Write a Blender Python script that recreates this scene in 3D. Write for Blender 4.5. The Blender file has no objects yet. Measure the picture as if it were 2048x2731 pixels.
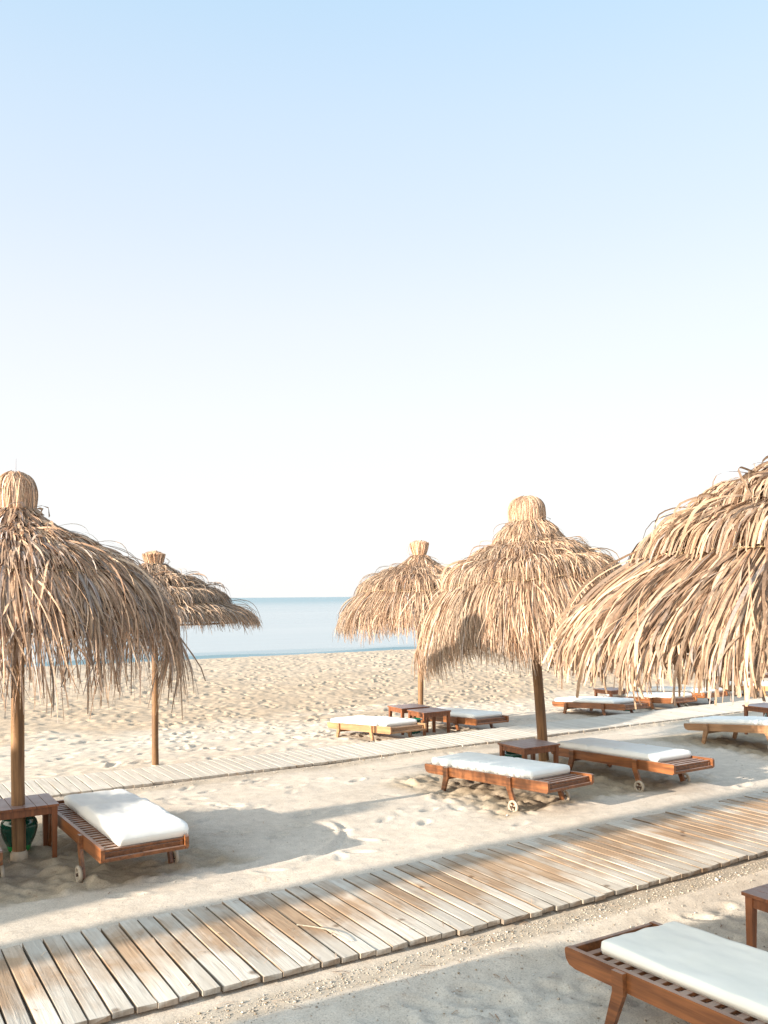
import bpy, math, random
import numpy as np
from mathutils import Vector, Matrix

C = bpy.context.scene
col = C.collection
R = math.radians
random.seed(4)
RNG = np.random.default_rng(11)

# ------------------------------------------------------------------ camera
cam_d = bpy.data.cameras.new('camera')
cam = bpy.data.objects.new('camera', cam_d); col.objects.link(cam); C.camera = cam
cam_d.sensor_fit = 'VERTICAL'; cam_d.sensor_height = 36.0; cam_d.sensor_width = 27.0
cam_d.lens = 2316.0 / 2731.0 * 36.0
cam_d.shift_y = (1591.0 - 1365.5) / 2731.0
cam_d.clip_start = 0.05; cam_d.clip_end = 60000
EYE = 2.2
ro = R(0.5)
right = Vector((math.cos(ro), 0, -math.sin(ro))); up = Vector((math.sin(ro), 0, math.cos(ro))); back = Vector((0, -1, 0))
cam.matrix_world = Matrix(((right.x, up.x, back.x, 0), (right.y, up.y, back.y, 0), (right.z, up.z, back.z, EYE), (0, 0, 0, 1)))

# ------------------------------------------------------------------ light
A = np.array((.85, .527)); A /= np.linalg.norm(A)      # along the walkways, away from the sun
B = np.array((-A[1], A[0]))                            # towards the sea
SUN_EL = 14.8
SA_ = (A[0] * math.cos(R(1)) - A[1] * math.sin(R(1)), A[0] * math.sin(R(1)) + A[1] * math.cos(R(1)))   # sunlight heading
w = bpy.data.worlds.new('World'); C.world = w; w.use_nodes = True
nt = w.node_tree; bg = nt.nodes['Background']
sky = nt.nodes.new('ShaderNodeTexSky'); sky.sky_type = 'NISHITA'; sky.sun_disc = False
sky.sun_elevation = R(SUN_EL); sky.sun_rotation = math.atan2(-SA_[0], -SA_[1])
sky.air_density = 1.0; sky.dust_density = 1.2; sky.ozone_density = 2.0; sky.altitude = 0
nt.links.new(sky.outputs[0], bg.inputs[0]); bg.inputs[1].default_value = 0.11
# bright sea haze: whitens the sky towards the horizon
wg = nt.nodes.new('ShaderNodeTexCoord'); ws = nt.nodes.new('ShaderNodeSeparateXYZ'); nt.links.new(wg.outputs['Generated'], ws.inputs[0])
def wramp(stops):
    r_ = nt.nodes.new('ShaderNodeValToRGB'); nt.links.new(ws.outputs[2], r_.inputs[0])
    for i_, (p_, c_) in enumerate(stops):
        e_ = r_.color_ramp.elements[i_] if i_ < 2 else r_.color_ramp.elements.new(p_)
        e_.position = p_; e_.color = (*c_, 1)
    return r_
wr = wramp([(0, (.96,) * 3), (.12, (.94,) * 3), (.3, (.90,) * 3), (.57, (.82,) * 3), (1, (.75,) * 3)])
hc = wramp([(0, (1.0, .995, .99)), (.10, (.99, .985, .985)), (.20, (.965, .97, .985)), (.30, (.89, .925, .98)), (.39, (.79, .875, .975)), (.485, (.70, .84, .97)), (.57, (.60, .80, .965)), (1.0, (.52, .72, .92))])
dp = nt.nodes.new('ShaderNodeVectorMath'); dp.operation = 'DOT_PRODUCT'; nt.links.new(wg.outputs['Generated'], dp.inputs[0]); dp.inputs[1].default_value = (-A[0], -A[1], .2)
mr = nt.nodes.new('ShaderNodeMapRange'); mr.interpolation_type = 'SMOOTHSTEP'; nt.links.new(dp.outputs['Value'], mr.inputs[0])
mr.inputs[1].default_value = .05; mr.inputs[2].default_value = 1.0; mr.inputs[3].default_value = 1.0; mr.inputs[4].default_value = 3.2
hs = nt.nodes.new('ShaderNodeMath'); hs.operation = 'MULTIPLY'; hs.inputs[1].default_value = 1.03 / 2 ** 2.1; nt.links.new(mr.outputs[0], hs.inputs[0])
wt = nt.nodes.new('ShaderNodeMapRange'); nt.links.new(dp.outputs['Value'], wt.inputs[0]); wt.inputs[1].default_value = .0; wt.inputs[2].default_value = .9
wx = nt.nodes.new('ShaderNodeMix'); wx.data_type = 'RGBA'; wx.blend_type = 'MULTIPLY'; nt.links.new(wt.outputs[0], wx.inputs[0]); nt.links.new(hc.outputs[0], wx.inputs[6]); wx.inputs[7].default_value = (1.12, .96, .74, 1)
hz = nt.nodes.new('ShaderNodeBackground'); nt.links.new(wx.outputs[2], hz.inputs[0]); nt.links.new(hs.outputs[0], hz.inputs[1])
wm = nt.nodes.new('ShaderNodeMixShader'); nt.links.new(wr.outputs[0], wm.inputs[0]); nt.links.new(bg.outputs[0], wm.inputs[1]); nt.links.new(hz.outputs[0], wm.inputs[2])
nt.links.new(wm.outputs[0], nt.nodes['World Output'].inputs[0])
sd = bpy.data.lights.new('sun', 'SUN'); sd.energy = 2.8; sd.angle = R(0.53); sd.color = (1.0, .88, .73)
sun = bpy.data.objects.new('sun', sd); col.objects.link(sun)
ld = Vector((SA_[0] * math.cos(R(SUN_EL)), SA_[1] * math.cos(R(SUN_EL)), -math.sin(R(SUN_EL))))
sun.rotation_euler = ld.to_track_quat('-Z', 'Y').to_euler(); sun.location = (-20, -12, 12)
C.view_settings.view_transform = 'Standard'; C.view_settings.look = 'None'
C.view_settings.exposure = 2.08; C.view_settings.gamma = 1.0

# ------------------------------------------------------------------ helpers
def xy(a, b): return (a * A[0] + b * B[0], a * A[1] + b * B[1])

def tag(o, label=None, cat=None, group=None, kind=None):
    if label: o['label'] = label
    if cat: o['category'] = cat
    if group: o['group'] = group
    if kind: o['kind'] = kind
    return o

def empty(name, loc=(0, 0, 0), rot=(0, 0, 0)):
    o = bpy.data.objects.new(name, None); col.objects.link(o)
    o.location = loc; o.rotation_euler = rot; o.empty_display_size = .2
    return o

def mesh_np(name, V, F, mat, parent=None, colr=None, smooth=False, loc=None):
    """V (n,3); F (m,4) or (m,3) int array, or python list of polygons"""
    me = bpy.data.meshes.new(name)
    if isinstance(F, np.ndarray):
        m, k = F.shape
        me.vertices.add(len(V)); me.vertices.foreach_set('co', np.asarray(V, dtype=np.float32).ravel())
        me.loops.add(m * k); me.loops.foreach_set('vertex_index', F.astype(np.int32).ravel())
        me.polygons.add(m); me.polygons.foreach_set('loop_start', np.arange(0, m * k, k, dtype=np.int32))
        me.polygons.foreach_set('loop_total', np.full(m, k, dtype=np.int32))
        me.update(calc_edges=True); me.validate()
    else:
        me.from_pydata([tuple(v) for v in V], [], F); me.update()
    if colr is not None:
        at = me.color_attributes.new('tint', 'FLOAT_COLOR', 'POINT')
        c4 = np.ones((len(V), 4), dtype=np.float32); c4[:, :3] = colr
        at.data.foreach_set('color', c4.ravel())
    me.materials.append(mat)
    if smooth: me.polygons.foreach_set('use_smooth', np.ones(len(me.polygons), dtype=bool))
    o = bpy.data.objects.new(name, me); col.objects.link(o)
    if parent: o.parent = parent
    if loc: o.location = loc
    return o

class MB:
    """collects solids, then builds ONE mesh object"""
    def __init__(s): s.V = []; s.F = []; s.T = []
    def add(s, V, F, t=1.0):
        n = len(s.V); s.V += [tuple(v) for v in V]; s.F += [tuple(i + n for i in f) for f in F]; s.T += [t] * len(V)
    def hexa(s, P, t=1.0):          # 8 corners: bottom 4 ccw, top 4 ccw
        s.add(P, [(3, 2, 1, 0), (4, 5, 6, 7), (0, 1, 5, 4), (1, 2, 6, 5), (2, 3, 7, 6), (3, 0, 4, 7)], t)
    def box(s, x0, x1, y0, y1, z0, z1, t=1.0, bev=0.0):
        if bev <= 0:
            s.hexa([(x0, y0, z0), (x1, y0, z0), (x1, y1, z0), (x0, y1, z0), (x0, y0, z1), (x1, y0, z1), (x1, y1, z1), (x0, y1, z1)], t); return
        import bmesh
        bm = bmesh.new()
        r = bmesh.ops.create_cube(bm, size=1.0)
        for v in bm.verts:
            v.co = Vector(((x0 + x1) / 2 + v.co.x * (x1 - x0), (y0 + y1) / 2 + v.co.y * (y1 - y0), (z0 + z1) / 2 + v.co.z * (z1 - z0)))
        bmesh.ops.bevel(bm, geom=bm.edges[:] , offset=bev, segments=2, affect='EDGES', profile=.5)
        bm.verts.ensure_lookup_table()
        s.add([v.co[:] for v in bm.verts], [[v.index for v in f.verts] for f in bm.faces], t); bm.free()
    def tube(s, pts, rad, n=12, t=1.0, cap=True):
        pts = [Vector(p) for p in pts]; rad = rad if isinstance(rad, (list, tuple)) else [rad] * len(pts)
        V = []; F = []
        for i, p in enumerate(pts):
            d = (pts[min(i + 1, len(pts) - 1)] - pts[max(i - 1, 0)]).normalized()
            u = d.orthogonal().normalized() if i == 0 else (u - d * u.dot(d)).normalized()
            v = d.cross(u)
            for k in range(n):
                an = 2 * math.pi * k / n
                V.append(p + (u * math.cos(an) + v * math.sin(an)) * rad[i])
        for i in range(len(pts) - 1):
            for k in range(n):
                F.append((i * n + k, i * n + (k + 1) % n, (i + 1) * n + (k + 1) % n, (i + 1) * n + k))
        if cap:
            F.append(tuple(range(n))[::-1]); F.append(tuple((len(pts) - 1) * n + k for k in range(n)))
        s.add(V, F, t)
    def lathe(s, prof, n=32, t=1.0, close=False):
        V = []; F = []
        for r, z in prof:
            for k in range(n):
                an = 2 * math.pi * k / n; V.append((r * math.cos(an), r * math.sin(an), z))
        for i in range(len(prof) - 1):
            for k in range(n):
                F.append((i * n + k, i * n + (k + 1) % n, (i + 1) * n + (k + 1) % n, (i + 1) * n + k))
        s.add(V, F, t)
    def build(s, name, mat, parent=None, smooth=False):
        o = mesh_np(name, s.V, s.F, mat, parent, colr=np.repeat(np.array(s.T)[:, None], 3, 1) if len(s.V) else None)
        if smooth:
            o.data.polygons.foreach_set('use_smooth', np.ones(len(o.data.polygons), dtype=bool))
        return o

def copy_tree(o, parent=None):
    c = o.copy(); col.objects.link(c)
    if parent: c.parent = parent
    for ch in [k for k in bpy.data.objects if k.parent == o]: copy_tree(ch, c)
    return c

# value noise ------------------------------------------------------
def _h(ix, iy, seed):
    n = (ix.astype(np.int64) * 374761393 + iy.astype(np.int64) * 668265263 + seed * 1274126177) & 0x7fffffff
    n = (n ^ (n >> 13)) * 1274126177 & 0x7fffffff
    n = (n ^ (n >> 16)) * 2246822519 & 0x7fffffff
    return (n & 0xffffff) / float(0xffffff)
def vn(x, y, seed=0):
    ix = np.floor(x); iy = np.floor(y); fx = x - ix; fy = y - iy
    fx = fx * fx * (3 - 2 * fx); fy = fy * fy * (3 - 2 * fy)
    a = _h(ix, iy, seed); b = _h(ix + 1, iy, seed); c = _h(ix, iy + 1, seed); d = _h(ix + 1, iy + 1, seed)
    return (a * (1 - fx) + b * fx) * (1 - fy) + (c * (1 - fx) + d * fx) * fy
def fbm(x, y, seed=0, o=4, g=.5):
    t = 0; amp = 1; s = 0
    for i in range(o):
        t = t + amp * vn(x * 2 ** i + 17.3 * i, y * 2 ** i - 9.1 * i, seed + i); s += amp; amp *= g
    return t / s
def sm(e0, e1, x):
    t = np.clip((x - e0) / (e1 - e0), 0, 1); return t * t * (3 - 2 * t)

# ------------------------------------------------------------------ materials
def mat(name):
    m = bpy.data.materials.new(name); m.use_nodes = True
    t = m.node_tree; return m, t, t.nodes['Principled BSDF'], t.nodes.new, t.links.new

def ramp(N, stops):
    r = N('ShaderNodeValToRGB'); e = r.color_ramp.elements
    e[0].position, e[0].color = stops[0][0], (*stops[0][1], 1)
    e[1].position, e[1].color = stops[1][0], (*stops[1][1], 1)
    for p, c in stops[2:]:
        k = e.new(p); k.color = (*c, 1)
    return r
def noise(N, L, vec, scale, detail=4, rough=.55, dist=0):
    n = N('ShaderNodeTexNoise'); n.inputs['Scale'].default_value = scale; n.inputs['Detail'].default_value = detail
    n.inputs['Roughness'].default_value = rough; n.inputs['Distortion'].default_value = dist
    if vec is not None: L(vec, n.inputs['Vector'])
    return n
def mapping(N, L, src, scale=(1, 1, 1), rot=(0, 0, 0)):
    m = N('ShaderNodeMapping'); m.inputs['Scale'].default_value = scale; m.inputs['Rotation'].default_value = rot; L(src, m.inputs['Vector']); return m
def mix(N, L, kind, f, a, b):
    m = N('ShaderNodeMix'); m.data_type = 'RGBA'; m.blend_type = kind
    if isinstance(f, (int, float)): m.inputs[0].default_value = f
    else: L(f, m.inputs[0])
    for i, s in ((6, a), (7, b)):
        if isinstance(s, tuple): m.inputs[i].default_value = (*s, 1)
        else: L(s, m.inputs[i])
    return m.outputs[2]
def bump(N, L, h, strength, dist, prev=None):
    b = N('ShaderNodeBump'); b.inputs['Strength'].default_value = strength; b.inputs['Distance'].default_value = dist
    L(h, b.inputs['Height'])
    if prev is not None: L(prev, b.inputs['Normal'])
    return b.outputs[0]

def make_wood(name, dark, light, rough=.45, scale=(2, 2, 22), axis='Y', dusty=None, coat=0):
    m, t, P, N, L = mat(name)
    tc = N('ShaderNodeTexCoord'); oi = N('ShaderNodeObjectInfo')
    sc = {'X': (1.6, 28, 28), 'Y': (28, 1.6, 28), 'Z': (28, 28, 1.6)}[axis]
    ad = N('ShaderNodeVectorMath'); ad.operation = 'ADD'; L(tc.outputs['Object'], ad.inputs[0])
    sv = N('ShaderNodeVectorMath'); sv.operation = 'SCALE'; sv.inputs[0].default_value = (7, 3, 11); L(oi.outputs['Random'], sv.inputs['Scale']); L(sv.outputs[0], ad.inputs[1])
    mp = mapping(N, L, ad.outputs[0], sc)
    n1 = noise(N, L, mp.outputs[0], 1.0, 6, .6, .6)
    n2 = noise(N, L, ad.outputs[0], 3.2, 3, .5)
    r = ramp(N, [(.3, dark), (.72, light)]); L(n1.outputs[0], r.inputs[0])
    r2 = ramp(N, [(.3, (.72, .70, .68)), (.7, (1.12, 1.12, 1.12))]); L(n2.outputs[0], r2.inputs[0])
    c = mix(N, L, 'MULTIPLY', 1.0, r.outputs[0], r2.outputs[0])
    at = N('ShaderNodeAttribute'); at.attribute_name = 'tint'
    c = mix(N, L, 'MULTIPLY', 1.0, c, at.outputs['Color'])
    if dusty:
        g = N('ShaderNodeNewGeometry'); sp = N('ShaderNodeSeparateXYZ'); L(g.outputs['Normal'], sp.inputs[0])
        mu = N('ShaderNodeMath'); mu.operation = 'MULTIPLY'; L(sp.outputs[2], mu.inputs[0]); L(n2.outputs[0], mu.inputs[1]); mu.use_clamp = True
        mu2 = N('ShaderNodeMath'); mu2.operation = 'MULTIPLY'; L(mu.outputs[0], mu2.inputs[0]); mu2.inputs[1].default_value = dusty[0]; mu2.use_clamp = True
        c = mix(N, L, 'MIX', mu2.outputs[0], c, dusty[1])
    L(c, P.inputs['Base Color']); P.inputs['Roughness'].default_value = rough
    if coat: P.inputs['Coat Weight'].default_value = coat; P.inputs['Coat Roughness'].default_value = .25
    L(bump(N, L, n1.outputs[0], .35, .004), P.inputs['Normal'])
    return m
M = {}
M['teak'] = make_wood('varnished_teak', (.10, .034, .012), (.34, .125, .040), .42, dusty=(.8, (.42, .36, .33)), coat=.15)
M['teak_pale'] = make_wood('bleached_teak', (.25, .125, .058), (.46, .255, .125), .6, dusty=(.8, (.5, .44, .38)))
M['table'] = make_wood('table_teak', (.12, .04, .016), (.30, .105, .038), .45, axis='Z', dusty=(1.25, (.36, .31, .32)), coat=.1)
M['pole'] = make_wood('pole_wood', (.11, .052, .02), (.34, .18, .075), .6, axis='Z')
M['stick'] = make_wood('stick_wood', (.14, .08, .04), (.30, .18, .09), .75, axis='X')

def make_straw(name, gain=1.0):
    m, t, P, N, L = mat(name)
    at = N('ShaderNodeAttribute'); at.attribute_name = 'tint'
    tc = N('ShaderNodeTexCoord')
    n = noise(N, L, tc.outputs['Object'], 60, 2, .5)
    r = ramp(N, [(.25, (.72, .7, .68)), (.75, (1.15, 1.15, 1.15))]); L(n.outputs[0], r.inputs[0])
    c = mix(N, L, 'MULTIPLY', 1.0, at.outputs['Color'], r.outputs[0])
    L(c, P.inputs['Base Color']); P.inputs['Roughness'].default_value = .55
    P.inputs['Specular IOR Level'].default_value = .35
    tr = N('ShaderNodeBsdfTranslucent'); L(c, tr.inputs[0])
    ms = N('ShaderNodeMixShader'); ms.inputs[0].default_value = .22
    L(P.outputs[0], ms.inputs[1]); L(tr.outputs[0], ms.inputs[2])
    L(ms.outputs[0], t.nodes['Material Output'].inputs[0])
    return m
M['straw'] = make_straw('dry_palm_straw')

def make_sand():
    m, t, P, N, L = mat('beach_sand')
    tc = N('ShaderNodeTexCoord'); at = N('ShaderNodeAttribute'); at.attribute_name = 'tint'
    v = tc.outputs['Object']
    n0 = noise(N, L, v, .9, 5, .6); n1 = noise(N, L, v, 9, 6, .65); n2 = noise(N, L, v, 95, 3, .6); n3 = noise(N, L, v, 330, 2, .5)
    r0 = ramp(N, [(.3, (.90, .885, .865)), (.7, (1.05, 1.05, 1.05))]); L(n0.outputs[0], r0.inputs[0])
    r1 = ramp(N, [(.28, (.86, .85, .84)), (.65, (1.06, 1.06, 1.06))]); L(n1.outputs[0], r1.inputs[0])
    r2 = ramp(N, [(.28, (.62, .60, .58)), (.45, (1, 1, 1)), (.72, (1.25, 1.24, 1.22))]); L(n2.outputs[0], r2.inputs[0])
    r3 = ramp(N, [(.30, (.70, .69, .68)), (.5, (1, 1, 1)), (.75, (1.35, 1.35, 1.35))]); L(n3.outputs[0], r3.inputs[0])
    c = mix(N, L, 'MULTIPLY', 1.0, at.outputs['Color'], r0.outputs[0])
    c = mix(N, L, 'MULTIPLY', 1.0, c, r1.outputs[0]); c = mix(N, L, 'MULTIPLY', .75, c, r2.outputs[0]); c = mix(N, L, 'MULTIPLY', .6, c, r3.outputs[0])
    L(c, P.inputs['Base Color']); P.inputs['Roughness'].default_value = .95; P.inputs['Specular IOR Level'].default_value = .15
    b = bump(N, L, n1.outputs[0], .30, .02); b = bump(N, L, n2.outputs[0], .35, .004, b)
    L(b, P.inputs['Normal'])
    return m
M['sand'] = make_sand()

def make_fabric():
    m, t, P, N, L = mat('white_canvas')
    tc = N('ShaderNodeTexCoord')
    n = noise(N, L, tc.outputs['Object'], 2.4, 4, .55); n2 = noise(N, L, tc.outputs['Object'], 420, 2, .5)
    r = ramp(N, [(.3, (.74, .745, .72)), (.7, (.84, .84, .82))]); L(n.outputs[0], r.inputs[0])
    at = N('ShaderNodeAttribute'); at.attribute_name = 'tint'
    L(mix(N, L, 'MULTIPLY', 1.0, r.outputs[0], at.outputs['Color']), P.inputs['Base Color']); P.inputs['Roughness'].default_value = .85
    P.inputs['Sheen Weight'].default_value = .15
    mp = mapping(N, L, tc.outputs['Object'], (5, 2.2, 3)); n3 = noise(N, L, mp.outputs[0], 1.2, 2, .45, .8)
    b = bump(N, L, n3.outputs[0], .12, .02); b = bump(N, L, n2.outputs[0], .15, .001, b); L(b, P.inputs['Normal'])
    return m
M['fabric'] = make_fabric()

def plain(name, c, rough=.5, var=.15, scale=12, metal=0, coat=0, bmp=.1):
    m, t, P, N, L = mat(name)
    tc = N('ShaderNodeTexCoord'); n = noise(N, L, tc.outputs['Object'], scale, 4, .6)
    r = ramp(N, [(.3, tuple(k * (1 - var) for k in c)), (.7, tuple(min(1, k * (1 + var)) for k in c))]); L(n.outputs[0], r.inputs[0])
    L(r.outputs[0], P.inputs['Base Color']); P.inputs['Roughness'].default_value = rough; P.inputs['Metallic'].default_value = metal
    P.inputs['Coat Weight'].default_value = coat; P.inputs['Coat Roughness'].default_value = .08
    L(bump(N, L, n.outputs[0], bmp, .003), P.inputs['Normal'])
    return m
M['wheel'] = plain('cream_plastic', (.42, .35, .27), .55)
M['axle'] = plain('rusty_steel', (.14, .09, .07), .6, .4, 40, .6)
M['glaze'] = plain('green_glaze', (.004, .085, .055), .18, .25, 6, 0, .8, .02)
M['glaze_rim'] = plain('bright_green_glaze', (.01, .28, .06), .25, .2, 6, 0, .6, .02)
M['collar'] = plain('pale_concrete', (.55, .45, .34), .9, .15, 25, bmp=.4)
M['rope'] = plain('pale_twine', (.66, .50, .30), .85, .2, 90, bmp=.6)
M['trunk'] = plain('palm_bark', (.18, .13, .09), .9, .35, 9, bmp=.8)
M['frond'] = plain('palm_leaf', (.06, .10, .03), .6, .3, 5)

def make_planks():
    m, t, P, N, L = mat('weathered_planks')
    tc = N('ShaderNodeTexCoord'); at = N('ShaderNodeAttribute'); at.attribute_name = 'tint'
    an = math.atan2(B[1], B[0])
    # per plank offset is stored in the attribute's alpha-free channels: r,g = worn / tone
    sp = N('ShaderNodeSeparateColor'); L(at.outputs['Color'], sp.inputs[0])
    cb = N('ShaderNodeCombineXYZ'); m1 = N('ShaderNodeMath'); m1.operation = 'MULTIPLY'; m1.inputs[1].default_value = 40; L(sp.outputs[2], m1.inputs[0]); L(m1.outputs[0], cb.inputs[2])
    ad = N('ShaderNodeVectorMath'); ad.operation = 'ADD'; L(tc.outputs['Object'], ad.inputs[0]); L(cb.outputs[0], ad.inputs[1])
    mp = mapping(N, L, ad.outputs[0], (34, 1.6, 1))
    n1 = noise(N, L, mp.outputs[0], 1.0, 6, .65, .9)
    mp2 = mapping(N, L, ad.outputs[0], (5, 2.4, 1)); n2 = noise(N, L, mp2.outputs[0], 1.0, 5, .6, .4)
    brown = ramp(N, [(.25, (.19, .12, .075)), (.5, (.38, .26, .17)), (.8, (.50, .36, .24))]); L(n1.outputs[0], brown.inputs[0])
    white = ramp(N, [(.25, (.42, .37, .31)), (.6, (.59, .54, .475)), (.85, (.67, .62, .555))]); L(n1.outputs[0], white.inputs[0])
    # worn amount from attribute r plus broad noise
    a1 = N('ShaderNodeMath'); a1.operation = 'ADD'; L(sp.outputs[0], a1.inputs[0]); L(n2.outputs[0], a1.inputs[1])
    rr = ramp(N, [(.72, (0, 0, 0)), (1.0, (1, 1, 1))]); 
    dv = N('ShaderNodeMath'); dv.operation = 'MULTIPLY'; dv.inputs[1].default_value = .75; L(a1.outputs[0], dv.inputs[0]); L(dv.outputs[0], rr.inputs[0])
    rr.color_ramp.elements[0].position = .52; rr.color_ramp.elements[1].position = .80
    c = mix(N, L, 'MIX', rr.outputs[0], brown.outputs[0], white.outputs[0])
    tn = N('ShaderNodeCombineColor'); 
    for i in range(3): L(sp.outputs[1], tn.inputs[i])
    c = mix(N, L, 'MULTIPLY', 1.0, c, tn.outputs[0])
    # knots and stains
    vo = N('ShaderNodeTexVoronoi'); vo.inputs['Scale'].default_value = 2.6; L(ad.outputs[0], vo.inputs['Vector'])
    kr = ramp(N, [(.035, (.32, .25, .2)), (.09, (1, 1, 1))]); L(vo.outputs['Distance'], kr.inputs[0])
    c = mix(N, L, 'MULTIPLY', .8, c, kr.outputs[0])
    L(c, P.inputs['Base Color']); P.inputs['Roughness'].default_value = .8; P.inputs['Specular IOR Level'].default_value = .25
    L(bump(N, L, n1.outputs[0], .8, .005), P.inputs['Normal'])
    return m
M['planks'] = make_planks()

def make_sea():
    m, t, P, N, L = mat('sea_water')
    tc = N('ShaderNodeTexCoord'); at = N('ShaderNodeAttribute'); at.attribute_name = 'tint'
    mp = mapping(N, L, tc.outputs['Object'], (.35, 1.3, 1)); n1 = noise(N, L, mp.outputs[0], 1.2, 5, .6)
    mp2 = mapping(N, L, tc.outputs['Object'], (.012, .05, 1)); n2 = noise(N, L, mp2.outputs[0], 1.0, 4, .6)
    r = ramp(N, [(.35, (.92, .95, .96)), (.65, (1.05, 1.03, 1.02))]); L(n2.outputs[0], r.inputs[0])
    L(mix(N, L, 'MULTIPLY', 1.0, at.outputs['Color'], r.outputs[0]), P.inputs['Base Color'])
    P.inputs['Roughness'].default_value = .22; P.inputs['IOR'].default_value = 1.33
    L(bump(N, L, n1.outputs[0], .35, .06), P.inputs['Normal'])
    return m
M['sea'] = make_sea()
def make_stone():
    m, t, P, N, L = mat('pebbles')
    at = N('ShaderNodeAttribute'); at.attribute_name = 'tint'
    L(at.outputs['Color'], P.inputs['Base Color']); P.inputs['Roughness'].default_value = .7
    return m
M['stone'] = make_stone()

# ------------------------------------------------------------------ ground
CHURN = [(-.9, 2.75, 6.72, 9.2), (5.5, 8.9, 6.68, 8.9), (10.3, 13.8, 6.7, 9.1)]
FOOT = []
rf = random.Random(7)
for k in range(34):
    FOOT.append((rf.uniform(1.5, 5.6), rf.uniform(6.25, 9.8), rf.uniform(-.6, .6), rf.uniform(.012, .028)))
for k in range(60):
    FOOT.append((rf.uniform(2.5, 14), rf.uniform(6.2, 10.0), rf.uniform(-3, 3), rf.uniform(.006, .018)))
for k in range(50):
    FOOT.append((rf.uniform(0, 7), rf.uniform(1.0, 4.0), rf.uniform(-3, 3), rf.uniform(.006, .02)))

def base_z(b):
    z = -0.10 * sm(11.1, 11.5, b) - 0.16 * sm(11.6, 15.5, b) + 0.30 * sm(16.0, 28.0, b)
    z = z - 1.6 * sm(29.4, 36.0, b) - np.clip(b - 36, 0, 100) * .08
    return z
def relief(x, y):
    a = x * A[0] + y * A[1]; b = x * B[0] + y * B[1]
    z = np.zeros_like(a)
    wob = (vn(a * .8, b * .8, 5) - .5) * .25
    # loose trampled sand by the first row and up the beach
    m1 = sm(11.05, 11.5, b + wob); m2 = sm(15.0, 17.0, b + wob * 3)
    d1 = np.abs(fbm(a * 2.6, b * 3.4, 21, 3) - .5) * 2
    d2 = fbm(a * 5.5, b * 7.0, 31, 3)
    z += m1 * ((.5 - d1 * .0) * 0 + (d1 - .3) * .026 + (d2 - .5) * .026) * (1 - m2 * .1) * (1 - .9 * sm(28.5, 30.5, b))
    z += m2 * ((fbm(a * 1.1, b * 1.5, 44, 2) - .5) * .05 + (np.abs(fbm(a * 3.8, b * 4.8, 46, 2) - .5) * 2 - .3) * .03) * (1 - sm(28.5, 30.5, b))
    # churned patches under the loungers
    for (a0, a1, b0, b1) in CHURN:
        w1 = sm(a0 - .15, a0 + .15, a + wob) * (1 - sm(a1 - .15, a1 + .15, a + wob)) * sm(b0 - .08, b0 + .1, b + wob * .4) * (1 - sm(b1 - .15, b1 + .15, b + wob))
        c = fbm(a * 4.2, b * 4.2, 52, 4, .55)
        z += w1 * ((np.abs(c - .5) * 2) * .085 - .012 + (fbm(a * 10, b * 10, 61, 3) - .5) * .05)
    # packed sand: shallow undulation, drag marks along the walkways
    pk = (1 - m1)
    z += pk * (fbm(a * .7, b * .9, 71, 3) - .5) * .03
    z += pk * (fbm(a * .35, b * 9, 73, 3) - .5) * .010
    z += pk * (fbm(a * 6, b * 6, 75, 3) - .5) * .008
    # heaped ridges beside the walkways
    z += .012 * np.exp(-((b - 6.30 + wob * .4) / .05) ** 2) + .010 * np.exp(-((b - 9.35 + wob * .5) / .06) ** 2)
    z += .045 * np.exp(-((b - 4.10 - wob * .7) / .10) ** 2) * sm(-.6, .6, a)
    z -= .018 * np.exp(-((b - 4.38) / .12) ** 2)
    z += .020 * np.exp(-((b - 9.98) / .06) ** 2) * fbm(a * 5, b * 5, 81, 2) * 1.6
    # rough lumps in the foreground
    q = (1 - sm(3.5, 3.95, b + wob)); z += q * (np.abs(fbm(a * 2.2, b * 2.6, 91, 4, .6) - .5) * 2 - .3) * .11
    # curved rut
    rr = np.hypot(a - 2.95, b - 7.6); th = np.arctan2(b - 7.6, a - 2.95)
    z += .018 * np.exp(-((rr - 1.05) / .035) ** 2) * sm(-1.5, -1.2, th) * (1 - sm(-.25, .0, th))
    z -= .014 * np.exp(-((rr - 1.12) / .03) ** 2) * sm(-1.5, -1.2, th) * (1 - sm(-.25, .0, th))
    for (fa, fb, an, dp) in FOOT:
        sel = (np.abs(a - fa) < .3) & (np.abs(b - fb) < .3)
        if not sel.any(): continue
        u = (a[sel] - fa) * math.cos(an) + (b[sel] - fb) * math.sin(an); v = -(a[sel] - fa) * math.sin(an) + (b[sel] - fb) * math.cos(an)
        e = (u / .11) ** 2 + (v / .045) ** 2
        z[sel] += -dp * np.exp(-e ** 1.5) + dp * .5 * np.exp(-((np.sqrt(e) - 1.45) / .3) ** 2)
    # hollow for the boardwalks
    z -= .012 * sm(4.42, 4.5, b) * (1 - sm(5.85, 5.93, b))
    return z
def ground_z(x, y):
    x = np.atleast_1d(np.asarray(x, float)); y = np.atleast_1d(np.asarray(y, float))
    b = x * B[0] + y * B[1]
    return base_z(b) + relief(x, y)
def gz(a, b):
    p = xy(a, b); return float(ground_z(p[0], p[1])[0])

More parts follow.
